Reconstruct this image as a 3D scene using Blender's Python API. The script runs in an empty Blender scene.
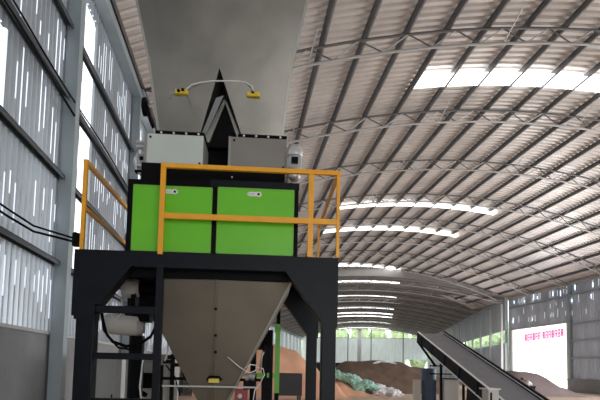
import bpy, math, random
from math import sin, cos, radians, pi
from mathutils import Vector, Matrix, noise
random.seed(7)
scene = bpy.context.scene
COL = scene.collection

# ------------------------------------------------------------ camera, sky, light, exposure
yaw, pitch, roll = radians(-6.84), radians(4.1), radians(1.2)
fw = Vector((-sin(yaw)*cos(pitch), cos(yaw)*cos(pitch), sin(pitch)))
r0 = Vector((cos(yaw), sin(yaw), 0)); u0 = r0.cross(fw)
rr = cos(roll)*r0 + sin(roll)*u0; uu = -sin(roll)*r0 + cos(roll)*u0
cd = bpy.data.cameras.new('camera'); cam = bpy.data.objects.new('camera', cd); COL.objects.link(cam)
m = Matrix((rr, uu, -fw)).transposed().to_4x4(); m.translation = Vector((0, 0, 1.6)); cam.matrix_world = m
cd.sensor_width = 36; cd.lens = 30; cd.shift_y = 0.22; cd.clip_end = 500
scene.camera = cam
w = bpy.data.worlds.new('sky'); scene.world = w; w.use_nodes = True
bg = w.node_tree.nodes['Background']; bg.inputs[0].default_value = (0.90, 0.96, 1.0, 1); bg.inputs[1].default_value = 1.9
scene.view_settings.view_transform = 'Standard'; scene.view_settings.look = 'None'
scene.view_settings.gamma = 1; scene.view_settings.exposure = 0.18
scene.cycles.max_bounces = 10; scene.cycles.diffuse_bounces = 6
def area(name, loc, rot, sx, sy, e, c=(1, 1, 1)):
    l = bpy.data.lights.new(name, 'AREA'); l.shape = 'RECTANGLE'; l.size = sx; l.size_y = sy; l.energy = e; l.color = c
    o = bpy.data.objects.new(name, l); COL.objects.link(o); o.location = loc; o.rotation_euler = rot; return o
# fill light added at an unseen side opening; daylight through the large side doorway
area('side_fill_light', (28.5, 16, 3.9), (0, radians(98), 0), 6, 27, 3500, (1.0, 0.985, 0.97))
area('daylight_doorway', (28.2, 45.2, 3.2), (0, radians(90), 0), 5.5, 8.5, 900, (0.95, 0.97, 1.0))

area('front_fill_light', (4, -7.9, 3.0), (radians(90), 0, 0), 10, 5.5, 420, (1, .99, .97))  # added behind the camera to brighten the machine front

# ------------------------------------------------------------ materials
def mat(name, c, rough=0.6, metal=0.0, var=0.0, vscale=3.0, bump=0.0, bscale=20.0, emit=0.0, stretch=(1, 1, 1), c2=None, alpha=1.0, spec=0.5):
    mt = bpy.data.materials.new(name); mt.use_nodes = True
    nt = mt.node_tree; b = nt.nodes['Principled BSDF']
    b.inputs['Base Color'].default_value = (*c, 1); b.inputs['Roughness'].default_value = rough; b.inputs['Metallic'].default_value = metal
    b.inputs['Specular IOR Level'].default_value = spec
    tc = nt.nodes.new('ShaderNodeTexCoord')
    mp = nt.nodes.new('ShaderNodeMapping'); mp.inputs['Scale'].default_value = stretch
    nt.links.new(tc.outputs['Object'], mp.inputs[0])
    if var or c2:
        n = nt.nodes.new('ShaderNodeTexNoise'); n.inputs['Scale'].default_value = vscale; n.inputs['Detail'].default_value = 5
        nt.links.new(mp.outputs[0], n.inputs['Vector'])
        r = nt.nodes.new('ShaderNodeValToRGB'); r.color_ramp.elements[0].position = .3; r.color_ramp.elements[1].position = .7
        a = c2 if c2 else tuple(x*(1-var) for x in c)
        r.color_ramp.elements[0].color = (*a, 1)
        r.color_ramp.elements[1].color = (*(c if c2 else tuple(min(1, x*(1+var)) for x in c)), 1)
        nt.links.new(n.outputs['Fac'], r.inputs[0]); nt.links.new(r.outputs[0], b.inputs['Base Color'])
        if emit: nt.links.new(r.outputs[0], b.inputs['Emission Color'])
    if bump:
        n2 = nt.nodes.new('ShaderNodeTexNoise'); n2.inputs['Scale'].default_value = bscale; n2.inputs['Detail'].default_value = 4
        nt.links.new(mp.outputs[0], n2.inputs['Vector'])
        bp = nt.nodes.new('ShaderNodeBump'); bp.inputs['Strength'].default_value = bump; bp.inputs['Distance'].default_value = .05
        nt.links.new(n2.outputs['Fac'], bp.inputs['Height']); nt.links.new(bp.outputs[0], b.inputs['Normal'])
    if emit:
        b.inputs['Emission Strength'].default_value = emit
        if not (var or c2): b.inputs['Emission Color'].default_value = (*c, 1)
    return mt
M = {}
M['roof'] = mat('roof_sheet', (.66, .625, .60), .36, .25, .14, .6)
M['roof_far'] = mat('roof_sheet_far_shaded', (.36, .35, .335), .5, .2, .08, .4)  # far hall's dimmer light is put into this darker sheet colour
M['wallL'] = mat('corrugated_wall', (.60, .66, .73), .38, .35, .18, 1.2, stretch=(1, 1, .25))
M['wallR'] = mat('corrugated_wall_right', (.62, .68, .76), .45, .2, .15, 1.0, stretch=(1, 1, .3))
M['base'] = mat('concrete_base', (.27, .28, .29), .85, 0, .12, 1.5, .2)
M['floor'] = mat('concrete_floor', (.56, .43, .34), .8, 0, .15, .6, .2)
M['ground'] = mat('outside_ground', (.45, .44, .40), .9, 0, .1, .3)
M['steel'] = mat('painted_column_steel', (.38, .44, .47), .45, .3, .08, 2)
M['purlin'] = mat('galvanised_purlin', (.22, .225, .23), .5, .4, .15, 2)
M['chord'] = mat('truss_tube', (.52, .52, .52), .45, .1)
M['chord_dark'] = mat('dark_truss_tube', (.17, .17, .175), .5, .2)
M['girt'] = mat('girt_steel', (.10, .115, .13), .5, .3)
M['sky_panel'] = mat('skylight_panel', (1, 1, 1), .5, emit=2.6)
M['strip'] = mat('translucent_strip', (.95, .98, 1), .4, emit=1.3)
M['slit_glint'] = mat('slit_and_rib_glint', (.85, .92, 1), .4, emit=.7)
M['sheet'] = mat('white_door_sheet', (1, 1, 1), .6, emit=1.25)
M['farsheet'] = mat('hazy_window_sheet', (.46, .52, .50), .4, 0, .10, 1.2, emit=.62, stretch=(2.5, 1, .3))
M['farside'] = mat('side_window_sheet', (.48, .52, .55), .4, emit=.42)
M['whitepost'] = mat('white_post', (.75, .77, .78), .5)
M['pink'] = mat('pink_lettering', (1, .10, .30), .6, emit=.55)
M['dark'] = mat('black_painted_steel', (.005, .007, .011), .45, 0, .2, 4, spec=.18)
M['dark2'] = mat('black_housing', (.003, .003, .0035), .55, spec=.1)
M['green'] = mat('green_door', (.16, .60, .022), .35, 0, .06, 2)
M['greendk'] = mat('green_edge', (.19, .52, .05), .4)
M['orange'] = mat('orange_rail', (.92, .42, .025), .38, 0, .08, 5)
M['hop'] = mat('dull_steel_hopper', (.235, .222, .198), .36, .8, .22, 1.3, .10, 2)
M['hoprim'] = mat('hopper_flange_steel', (.36, .36, .34), .4, .5)
M['cone'] = mat('discharge_hopper_steel', (.18, .158, .125), .5, .55, .12, 1.6, .04, 3)
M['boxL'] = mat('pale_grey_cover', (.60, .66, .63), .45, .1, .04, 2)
M['boxR'] = mat('cover_dark_reflection', (.27, .255, .235), .45, .3, .06, 2)  # same cover metal, its darker reflection put into the colour
M['gloss'] = mat('glossy_black_sheet', (.02, .02, .022), .18, .3)
M['white'] = mat('white_plastic', (.80, .80, .80), .4)
M['silver'] = mat('motor_aluminium', (.62, .63, .64), .35, .5)
M['yellow'] = mat('yellow_vibrator', (.78, .62, .06), .4, 0, .1, 30)
M['cream'] = mat('blower_casing', (.62, .60, .56), .5)
M['greypaint'] = mat('grey_cabinet', (.50, .51, .50), .5)
M['red'] = mat('red_valve', (.22, .008, .02), .4)
M['lime'] = mat('lime_post', (.16, .55, .05), .45)
M['belt'] = mat('rubber_belt', (.20, .205, .235), .5, 0, .1, 3)
M['navy'] = mat('navy_side_plate', (.006, .008, .015), .6, spec=.12)
M['rail'] = mat('bare_steel_edge', (.95, .96, .98), .4, 0)
M['blue'] = mat('blue_grey_drum', (.055, .095, .155), .45, 0, .06, 2)
M['brown'] = mat('brown_compost', (.155, .105, .078), .95, 0, .25, 1.5, .5, 3)
M['tan'] = mat('orange_grain', (.72, .40, .26), .9, 0, .15, .7, .4, 2)
M['crack'] = mat('purple_brown_heap', (.24, .19, .19), .95, 0, .12, 1.0, .4, 2)
M['sackG'] = mat('green_woven_sack', (.36, .62, .53), .7, 0, .25, 5, .3, 8)
M['sackW'] = mat('white_woven_sack', (.78, .80, .84), .7, 0, .15, 5, .3, 8)
M['crate'] = mat('dark_bin', (.035, .035, .04), .6)
M['leaf'] = mat('leaves', (.72, .80, .50), .9, 0, 0, 1.3, .8, 3, c2=(.46, .60, .30))
M['bark'] = mat('bark', (.12, .09, .06), .9)
M['skin'] = mat('skin', (.35, .21, .15), .6)
M['shirt'] = mat('pale_blue_shirt', (.66, .72, .80), .8)
M['trouser'] = mat('dark_trousers', (.03, .035, .05), .8)
M['hair'] = mat('black_hair', (.01, .01, .01), .6)

# ------------------------------------------------------------ helpers
class MB:
    def __init__(s): s.v = []; s.f = []
    def poly(s, vs, fs):
        n = len(s.v); s.v += [tuple(p) for p in vs]; s.f += [tuple(i+n for i in f) for f in fs]; return s
    def box(s, a, b):
        x0, y0, z0 = a; x1, y1, z1 = b
        return s.poly([(x0,y0,z0),(x1,y0,z0),(x1,y1,z0),(x0,y1,z0),(x0,y0,z1),(x1,y0,z1),(x1,y1,z1),(x0,y1,z1)],
                      [(0,3,2,1),(4,5,6,7),(0,1,5,4),(1,2,6,5),(2,3,7,6),(3,0,4,7)])
    def prism(s, pts, y0, y1):   # polygon in x,z (front to back along y)
        n = len(pts); v = [(x, y0, z) for x, z in pts]+[(x, y1, z) for x, z in pts]
        f = [tuple(range(n)), tuple(range(2*n-1, n-1, -1))]+[(i, i+n, (i+1) % n+n, (i+1) % n) for i in range(n)]
        return s.poly(v, f)
    def prismx(s, pts, x0, x1):  # polygon in y,z extruded along x
        n = len(pts); v = [(x0, y, z) for y, z in pts]+[(x1, y, z) for y, z in pts]
        f = [tuple(range(n)), tuple(range(2*n-1, n-1, -1))]+[(i, i+n, (i+1) % n+n, (i+1) % n) for i in range(n)]
        return s.poly(v, f)
    def bar(s, p, q, w, h, up=(0, 0, 1)):
        p = Vector(p); q = Vector(q); d = (q-p).normalized(); up = Vector(up)
        if abs(d.dot(up)) > .98: up = Vector((0, 1, 0))
        sx = d.cross(up).normalized()*w/2; sz = sx.cross(d).normalized()*h/2
        c = [-sx-sz, sx-sz, sx+sz, -sx+sz]
        return s.poly([p+k for k in c]+[q+k for k in c], [(0,1,2,3),(7,6,5,4),(0,4,5,1),(1,5,6,2),(2,6,7,3),(3,7,4,0)])
    def tube(s, pts, r, n=8):
        pts = [Vector(p) for p in pts]; vs = []; fs = []
        for i, p in enumerate(pts):
            d = (pts[min(i+1, len(pts)-1)]-pts[max(i-1, 0)]).normalized()
            up = Vector((0, 0, 1)) if abs(d.z) < .9 else Vector((0, 1, 0))
            a = d.cross(up).normalized(); b = a.cross(d)
            rad = r[i] if isinstance(r, (list, tuple)) else r
            vs += [p+a*cos(2*pi*k/n)*rad+b*sin(2*pi*k/n)*rad for k in range(n)]
        for i in range(len(pts)-1):
            for k in range(n): fs.append((i*n+k, i*n+(k+1) % n, (i+1)*n+(k+1) % n, (i+1)*n+k))
        fs += [tuple(range(n-1, -1, -1)), tuple(range((len(pts)-1)*n, len(pts)*n))]
        return s.poly(vs, fs)
    def hull4(s, lo, hi):        # two quads (4 points each)
        return s.poly(list(lo)+list(hi), [(3,2,1,0),(4,5,6,7),(0,1,5,4),(1,2,6,5),(2,3,7,6),(3,0,4,7)])
    def build(s, name, mt, parent=None, smooth=False, bevel=0):
        me = bpy.data.meshes.new(name); me.from_pydata(s.v, [], s.f); me.validate()
        import bmesh
        bm = bmesh.new(); bm.from_mesh(me); bmesh.ops.recalc_face_normals(bm, faces=bm.faces); bm.to_mesh(me); bm.free()
        me.materials.append(mt)
        if smooth:
            for p in me.polygons: p.use_smooth = True
        o = bpy.data.objects.new(name, me); COL.objects.link(o)
        if parent: o.parent = parent
        if bevel:
            bv = o.modifiers.new('bevel', 'BEVEL'); bv.width = bevel; bv.segments = 2; bv.limit_method = 'ANGLE'
        return o
def B(a, b): return MB().box(a, b)
def tag(o, label, cat, group=None, kind=None):
    o['label'] = label; o['category'] = cat
    if group: o['group'] = group
    if kind: o['kind'] = kind
    return o
def thing(name, label, cat, loc=(0, 0, 0), rz=0, group=None):
    o = bpy.data.objects.new(name, None); COL.objects.link(o); o.location = loc; o.rotation_euler = (0, 0, rz); o.empty_display_size = .2
    return tag(o, label, cat, group)
def struct(o): o['kind'] = 'structure'; return o
def nth(k): return '%d%s' % (k, 'th' if 10 < k % 100 < 14 else {1: 'st', 2: 'nd', 3: 'rd'}.get(k % 10, 'th'))
def copy_tree(o, parent=None):
    c = o.copy(); COL.objects.link(c)
    if parent: c.parent = parent
    for ch in list(o.children): copy_tree(ch, c)
    return c
def arcpts(cz, hx, base, rise, n, x0=None, x1=None):
    x0 = -hx if x0 is None else x0; x1 = hx if x1 is None else x1
    return [(cz+x0+(x1-x0)*i/n, base+rise*(1-((x0+(x1-x0)*i/n)/hx)**2)) for i in range(n+1)]

# ------------------------------------------------------------ hall structure
XL, XR, CX, HX = -3.3, 28.7, 12.7, 16.0
RISE = 3.5
zr = lambda X, base=9.55: base+RISE*(1-((X-CX)/HX)**2)
FA = radians(-14.9)
FX = Vector((cos(FA), sin(FA), 0)); FY = Vector((-sin(FA), cos(FA), 0)); FO = Vector((12.7, 54.5, 0))
def far(o): o.matrix_world = Matrix.Translation(FO) @ Matrix.Rotation(FA, 4, 'Z') @ o.matrix_world; return o
LEN = 74.0

fl = MB().poly([(XL,-8,0),(XR,-8,0),(XR,50.4,0),(XL,58.7,0)], [(0,1,2,3)]); struct(fl.build('floor', M['floor']))
f2 = MB().poly([(-16,0,0),(16,0,0),(16,LEN,0),(-16,LEN,0)], [(0,1,2,3)]); struct(far(f2.build('floor', M['floor'])))
struct(B((-90,-60,-.25),(140,190,-.05)).build('ground', M['ground']))

def ribbed_roof(x0, x1, y0, y1, per, dep, zf, n=36):
    mb = MB(); ys = []; y = y0
    while y < y1:
        ys += [(y, 0), (y+per*.5, 0), (y+per*.62, dep), (y+per*.88, dep)]; y += per
    vs = [(X, yy, zf(X)+d) for yy, d in ys for X in [x0+(x1-x0)*i/n for i in range(n+1)]]
    fs = [(j*(n+1)+i, j*(n+1)+i+1, (j+1)*(n+1)+i+1, (j+1)*(n+1)+i) for j in range(len(ys)-1) for i in range(n)]
    return mb.poly(vs, fs)
roof = ribbed_roof(XL-.3, XR+.3, -8, 59.5, .30, .085, zr); struct(roof.build('ceiling', M['roof']))
zf_ = lambda X: 9.6+2.5*(1-(X/16)**2)
rf = ribbed_roof(-16.3, 16.3, 0, LEN, .8, .04, zf_, 28); struct(far(rf.build('ceiling', M['roof_far'])))
# fascia where the second hall begins
mb = MB(); n = 28
a = [(-16+32*i/n) for i in range(n+1)]
mb.poly([(x, 0, zf_(x)-.05) for x in a]+[(x, 0, zf_(x)+1.6) for x in a]+[(x, -.06, zf_(x)-.05) for x in a]+[(x, -.06, zf_(x)+1.6) for x in a],
        [f for i in range(n) for f in ((i, i+1, n+2+i, n+1+i), (2*n+2+i, 2*n+3+i, 3*n+4+i, 3*n+3+i), (i, i+1, 2*n+3+i, 2*n+2+i))])
struct(far(mb.build('trim_1', M['roof_far'])))

def corr_wall(x, y0, y1, z0, z1, per, dep, holes=()):
    """ribbed sheet in the plane x, ribs standing towards +dep; z1 may be a function of nothing"""
    mb = MB(); y = y0
    prof = []
    while y < y1-1e-6:
        prof += [(y, 0), (y+per*.55, 0), (y+per*.66, dep), (y+per*.89, dep)]; y += per
    prof.append((y1, 0))
    for i in range(len(prof)-1):
        (ya, da), (yb, db) = prof[i], prof[i+1]; ym = (ya+yb)/2
        segs = [(z0, z1)]
        for (h0, h1, g0, g1) in holes:
            if h0 < ym < h1:
                ns = []
                for s0, s1 in segs:
                    if g0 > s0: ns.append((s0, min(g0, s1)))
                    if g1 < s1: ns.append((max(g1, s0), s1))
                segs = ns
        for s0, s1 in segs:
            if s1-s0 > .01: mb.poly([(x+da, ya, s0), (x+db, yb, s0), (x+db, yb, s1), (x+da, ya, s1)], [(0, 1, 2, 3)])
    return mb
stripsL = [(5.6,6.95,4.98,6.1),(10.12,10.75,3.4,8.9),(14.7,15.9,3.4,9.0),(20.2,20.9,3.4,9.0),(25.4,26.1,3.4,9.0),(30.6,31.3,3.4,9.0),(36,36.7,3.4,9),(41,41.7,3.4,9),(47,47.7,3.4,9)]
wl = corr_wall(XL, -8, 58.6, 2.1, 9.54, .17, .045, stripsL); struct(wl.build('wall_left', M['wallL']))
struct(B((XL-.2,-8,0),(XL+.03,58.6,2.08)).build('wall_left', M['base']))
struct(B((XL-.2,-8,2.08),(XL+.06,58.6,2.13)).build('trim_2', M['chord']))
nwin = [0]
def window(o): nwin[0] += 1; o.name = 'window_%d' % nwin[0]; return struct(o)
for (a0, a1, g0, g1) in stripsL:
    window(B((XL-.03, a0, g0), (XL-.01, a1, g1)).build('window', M['strip']))
# glowing strips on the ribs imitating highlights and backlit gaps, bay by bay
random.seed(11)
lev = [(3.45,4.75),(5.0,6.25),(6.5,7.5),(7.8,9.1),(2.3,3.2)]
for bay in range(10):
    y0 = -1.3+5.2*bay; mb = MB()
    for k in range(int(5.2/.17)):
        yy = -8+.17*round((y0+8)/.17)+.17*k+.17*.775
        if any(a0-.1 < yy < a1+.1 for a0, a1, _, _ in stripsL): continue
        for (l0, l1) in lev:
            if random.random() < .62:
                t0 = random.uniform(0, .5); t1 = random.uniform(.45, 1)
                if t1-t0 < .15: continue
                mb.box((XL+.046, yy-.016, l0+(l1-l0)*t0), (XL+.049, yy+.016, l0+(l1-l0)*t1))
    window(mb.build('window', M['slit_glint']))
fwm = MB(); fwm.box((XL-.2,-8.3,0),(-1,-8.0,12.9)); fwm.box((9,-8.3,0),(XR+.2,-8.0,12.9)); fwm.box((-1,-8.3,6),(9,-8.0,12.9)); struct(fwm.build('wall_front', M['base']))  # gate opening is added to let fill light reach the machine
# right wall with the doorway and the added opening for side light
DY0, DY1, DZ = 40.9, 49.9, 6.05
winR = [(30+.9*k, 30.28+.9*k, 7.2+(k % 3)*.4, 8.6+(k % 2)*.5) for k in range(12)]
wr = corr_wall(XR, -8, 50.4, 1.15, 9.54, .22, -.05, [(DY0, DY1, 0, DZ), (2, 30, 0, 7.2)]); struct(wr.build('wall_right', M['wallR']))
struct(B((XR-.35,-8,0),(XR+.2,40.45,1.15)).build('wall_right', M['base']))
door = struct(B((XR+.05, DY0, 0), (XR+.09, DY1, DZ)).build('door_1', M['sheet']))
fr = MB(); fr.box((XR-.1, DY0-.25, 0), (XR+.05, DY0, DZ+.1)); fr.box((XR-.1, DY1, 0), (XR+.05, DY1+.25, DZ+.1)); fr.box((XR-.1, DY0, DZ), (XR+.05, DY1, DZ+.14))
fr.build('door_frame', M['chord'], door)
MB().box((XR+.02, DY0, 1.05), (XR+.05, DY1, 1.12)).build('cross_bar', M['boxL'], door)
# pink lettering along the top of the white doorway sheet (reads from the hall side)
lt = MB(); random.seed(5)
CH = "TCORAAB A000OCD"
pos = [47.6-.46*i for i in range(6)]+[44.6-.46*i for i in range(7)]
for i, yy in enumerate(pos):
    z0, h, wd = 4.75+.012*i, .72, .36; X = XR+.03
    def st(u0, v0, u1, v1): lt.box((X-.015, yy-wd*u1, z0+h*v0), (X, yy-wd*u0, z0+h*v1))
    st(0, 0, .32, 1); st(.68, 0, 1, 1)
    st(.2, .82, .8, 1); st(.2, .4, .8, .55)
    if i % 2: st(.2, 0, .8, .15)
    if i % 3 == 0: st(.42, .1, .58, .9)
lt.build('lettering', M['pink'], door)
# gaps of daylight high on the right wall
random.seed(3); mb = MB()
for k in range(95):
    yy = 30+.22*random.randint(0, 90)-.22*.25+.17-.08
    band = random.choice([(8.55, 9.3), (7.55, 8.35), (6.6, 7.5), (8.55, 9.3)])
    z0 = band[0]+random.random()*.3; z1 = min(band[1], z0+random.uniform(.2, .8))
    mb.box((XR-.053, yy-.03, z0), (XR-.049, yy+.025, z1))
window(mb.build('window', M['slit_glint']))
# far hall walls
def farbox(name, a, b, mt): return struct(far(B(a, b).build(name, mt)))
farbox('wall_left', (-16.2, 0, 0), (-16, LEN, 3.2), M['base'])
farbox('wall_left', (-16.2, 0, 9.0), (-16, LEN, 9.7), M['wallR'])
farbox('wall_right', (16, 0, 0), (16.2, LEN, 4.7), M['wallR'])
farbox('wall_right', (16, 0, 6.1), (16.2, LEN, 9.7), M['wallR'])
for i in range(14):
    window(far(B((-16.12, i*5.2+.2, 3.2), (-16.08, min(LEN, i*5.2+5.0), 9.0)).build('window', M['farside'])))
farbox('wall_back', (-16, LEN, 0), (10.3, LEN+.2, 3.15), M['crate'])
farbox('wall_back', (10.3, LEN, 0), (16, LEN+.2, 1.2), M['crate'])
for (x0, x1) in [(-16,-10.1),(-9.9,-4.15),(-3.95,-1.6),(-.6,1.8),(2.0,9.9)]:
    window(far(B((x0, LEN+.05, 3.15), (x1, LEN+.09, 9.6)).build('window', M['farsheet'])))
window(far(B((10.1, LEN+.05, 4.2), (16, LEN+.09, 9.6)).build('window', M['farsheet'])))
for k, (x0, x1, mt) in enumerate([(-10.1,-9.9,'girt'),(-4.15,-3.95,'girt'),(-1.6,-.6,'whitepost'),(1.8,2.0,'girt'),(9.9,10.1,'girt')]):
    farbox('trim_%d' % (k+3), (x0, LEN-.05, 3.15), (x1, LEN+.12, zf_(x0)-.1), M[mt])
farbox('trim_8', (-16, LEN-.03, 9.6), (16, LEN+.13, 9.7), M['chord'])

# columns along both walls
def column_mesh(h):
    mb = MB(); mb.box((-.09,-.15,0),(.09,-.135,h)); mb.box((-.09,.135,0),(.09,.15,h)); mb.box((-.006,-.135,0),(.006,.135,h)); return mb
TY = [3.9+5.2*i for i in range(-2, 10)]
proto = None
ordn = ['nearest','second','third','fourth','fifth','sixth','seventh','eighth','ninth','tenth','eleventh']
vis = 0
for side, X in (('left', XL+.18), ('right', XR-.18)):
    for y in TY:
        if side == 'left' and (y < 6): continue
        if side == 'right' and y < 38: continue
        if side == 'right' and 44 < y < 47: continue
        if proto is None:
            o = thing('steel_column', '', 'column', (X, y, 0))
            cm = MB(); cm.box((-.11,-.10,0),(-.10,.10,9.35)); cm.box((.10,-.10,0),(.11,.10,9.35)); cm.box((-.10,-.09,0),(.10,-.08,9.35)); cm.box((-.10,.08,0),(.10,.09,9.35))
            cm.build('shaft', M['steel'], o); B((-.11,-.2,0),(.2,.2,.03)).build('base_plate', M['steel'], o); B((-.11,-.16,9.35),(.2,.16,9.4)).build('cap_plate', M['steel'], o)
            proto = o
        else: o = copy_tree(proto); o.location = (X, y, 0)
        if side == 'left':
            i = TY.index(y)-3
            if i < 2: o['label'] = ['nearest pale steel column on the left corrugated wall, full picture height', 'second pale steel column on the left wall, just left of the hopper'][i]; o['group'] = 'columns on the left wall'
            else: o['label'] = 'pale steel column far along the left wall, hidden behind the green machine'; o['group'] = 'far columns on the left wall'
        else:
            o['label'] = 'pale steel column on the right wall, near jamb of the white doorway' if y < 42 else 'pale steel column on the right wall, far jamb of the white doorway'; o['group'] = 'columns on the right wall'
# far hall columns
for s, nm in ((-15.85, 'left'), (15.85, 'right')):
    for i in range(0, 14):
        if s > 0 and i > 6: continue
        o = B((-.10, -.14, 0), (.10, .14, 8.9)).build('steel_post', M['whitepost']); far(o)
        o.matrix_world = Matrix.Translation(FO) @ Matrix.Rotation(FA, 4, 'Z') @ Matrix.Translation((s*.993, i*5.2+.3, 0))
        tag(o, 'thin white post on the %s side of the far hall, %s from the near hall' % (nm, nth(i+1)), 'column', '%s posts of the far hall' % nm)
# girts on the walls
for k, z in enumerate([3.36, 4.88, 6.35, 7.66]):
    mb = MB(); mb.box((XL+.05,-8,z-.012),(XL+.17,58,z)); mb.box((XL+.158,-8,z-.08),(XL+.17,58,z)); mb.box((XL+.05,-8,z-.08),(XL+.062,58,z))
    tag(mb.build('wall_girt', M['girt']), ['lowest dark steel girt running along the left corrugated wall','second dark girt from the bottom along the left corrugated wall','third dark girt from the bottom along the left corrugated wall','topmost dark girt along the left corrugated wall'][k], 'girt', 'girts on the left wall')
for k, z in enumerate([3.0, 4.5, 5.95, 8.5]):
    mb = MB(); mb.box((XR-.2,-8,z-.14),(XR-.06,40.3 if z < 6 else 50.2,z))
    tag(mb.build('wall_girt', M['steel']), ['lowest horizontal rail on the grey-blue right wall','middle horizontal rail on the grey-blue right wall','rail on the right wall level with the top of the white doorway','long horizontal rail high on the right wall above the white doorway'][k], 'girt', 'girts on the right wall')
tag(B((XL+.05,-8,9.2),(XL+.3,58,9.42)).build('eaves_beam', M['steel']), 'pale steel eaves beam along the top of the left wall', 'beam')
tag(B((XR-.3,-8,9.3),(XR-.06,50.2,9.5)).build('eaves_beam', M['chord']), 'grey steel eaves beam along the top of the right wall', 'beam')
# purlins
for i in range(24):
    X = -3.11+1.33*i+(.1 if i == 0 else 0)
    if X > XR-.3: break
    z = zr(X)-.01; sl = -2*RISE*(X-CX)/HX**2
    mb = MB(); h = .17
    p = (X, -7.9, z-h/2-.02); q = (X, 59-(X+3.3)*.02, z-h/2-.02)
    up = Vector((-sl, 0, 1)).normalized(); sd = Vector((1, 0, sl)).normalized()
    def L(p, a, b, c, d):
        P = Vector(p); return [P+sd*a+up*c, P+sd*b+up*c, P+sd*b+up*d, P+sd*a+up*d]
    for (a_, b_, c_, d_) in ((-.008,.008,-h/2,h/2),(-.008,.065,-h/2,-h/2+.012),(-.065,.008,h/2-.012,h/2)):
        mb.hull4(L(p, a_, b_, c_, d_), L(q, a_, b_, c_, d_))
    tag(mb.build('roof_purlin', M['purlin']), 'dark steel purlin under the curved corrugated roof, the %s from the left wall' % nth(i+1), 'purlin', 'purlins under the curved roof')
# roof trusses
def truss(hx, base, rise, up, npan, r, cx=0):
    t = thing('roof_truss', '', 'truss')
    zl = lambda x: base+rise*(1-(x/hx)**2)
    MB().tube([(x, 0, zl(x)) for x in [-hx+.35+(2*hx-.7)*i/32 for i in range(33)]], r, 6).build('lower_chord', M['chord'], t, True)
    MB().tube([(x, 0, zl(x)+up) for x in [-hx+.35+(2*hx-.7)*i/32 for i in range(33)]], r, 6).build('upper_chord', M['chord_dark'], t, True)
    for i in range(npan):
        xa = -hx+.4+(2*hx-.8)*i/npan; xb = -hx+.4+(2*hx-.8)*(i+1)/npan; xm = (xa+xb)/2
        MB().tube([(xa, 0, zl(xa)+up), (xm, 0, zl(xm))], r*.6, 5).build('web_strut', M['chord_dark'], t)
        MB().tube([(xm, 0, zl(xm)), (xb, 0, zl(xb)+up)], r*.6, 5).build('web_strut', M['chord'], t)
    for i in range(3, npan, 4):
        xa = -hx+.4+(2*hx-.8)*i/npan
        for d in (-1, 1): MB().tube([(xa, 0, zl(xa)), (xa+.16, d*.85, zl(xa)+up+.1)], r*.5, 5).build('purlin_brace', M['chord'], t)
    return t
P1 = truss(16, 8.8, RISE, .5, 20, .042)
lab = ['curved lattice truss nearest the camera, just in front of the wide bright skylight','second curved lattice truss, just beyond the wide bright skylight','third curved lattice truss from the camera, crossing mid picture','fourth curved lattice truss from the camera','fifth curved lattice truss from the camera','sixth curved lattice truss from the camera','seventh curved lattice truss, above the near jamb of the white doorway','eighth curved lattice truss, above the white doorway','ninth curved lattice truss, above the far jamb of the white doorway']
first = True
for y in TY:
    if y < 8: continue
    k = TY.index(y)-3
    if k == 0: continue
    o = P1 if first else copy_tree(P1); first = False
    o.location = (CX, y, 0); o['label'] = lab[min(k-1, 8)]; o['group'] = 'roof trusses of the near hall'
P2 = truss(16, 8.85, 2.45, .45, 14, .05)
for i in range(14):
    o = P2 if i == 0 else copy_tree(P2)
    o.location = FO+FY*(i*5.2+.3); o.rotation_euler = (0, 0, FA)
    o['label'] = 'pale curved lattice truss where the far hall begins, meeting the white doorway corner' if i == 0 else 'thin curved roof truss of the far hall, %s behind its pale front truss' % nth(i); o['group'] = 'roof trusses of the far hall'
# skylight strips
def skylight(y0, y1, x0, x1, zf, farh=False):
    off = .03 if farh else .165  # near strips hung low to imitate glare swallowing the purlins
    mb = MB(); n = 16; xs = [x0+(x1-x0)*i/n for i in range(n+1)]
    mb.poly([(x, y0, zf(x)-off) for x in xs]+[(x, y1, zf(x)-off) for x in xs], [(i, i+1, n+2+i, n+1+i) for i in range(n)])
    o = mb.build('window', M['sky_panel'])
    if farh: far(o)
    window(o)
for y0, y1 in ((16.85, 17.75), (32.0, 32.6), (38.1, 38.7), (52.7, 53.5)): skylight(y0, y1, 6.3, 17.4 if y0 > 20 else 22, zr)
for i, y in enumerate((3.2, 15.2, 28.5, 36.5, 42, 54.5, 70)): skylight(y, y+(.8+.02*y), -6.5, 5+.02*y, zf_, True)
# trees outside the far end and the far right side
random.seed(9)
def tree(x, y, h, r, lb):
    p = FO+FX*x+FY*y
    t = thing('tree', lb, 'tree', p, 0, 'trees outside the far hall')
    MB().tube([(0,0,-.05),(.1,.05,h*.5),(0,.1,h*.8)], [.25,.18,.08], 8).build('trunk', M['bark'], t, True)
    import bmesh
    bm = bmesh.new(); bmesh.ops.create_icosphere(bm, subdivisions=4, radius=1)
    for v in bm.verts:
        d = 1+.35*noise.noise(v.co*2.2+Vector((x, y, 0)))+.18*noise.noise(v.co*7+Vector((y, x, 3)))
        v.co = Vector((v.co.x*r*d, v.co.y*r*d, h*.58+v.co.z*h*.45*d))
    me = bpy.data.meshes.new('crown'); bm.to_mesh(me); bm.free(); me.materials.append(M['leaf'])
    o = bpy.data.objects.new('crown', me); COL.objects.link(o); o.parent = t
for i in range(9): tree(-22+5.2*i+random.uniform(-.2, .2), LEN+7+(i % 2)*2, 13+random.uniform(-1, 2), 2.5, 'pale green leafy tree beyond the far end windows, %s from the left' % nth(i+1))
for i in range(8): tree(22+random.uniform(-.5, 1.5), 3+5.6*i, 8.5+random.uniform(-.5, 1), 2.5, 'pale green tree outside the side opening of the far hall, %s from the near hall' % nth(i+1))

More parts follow.
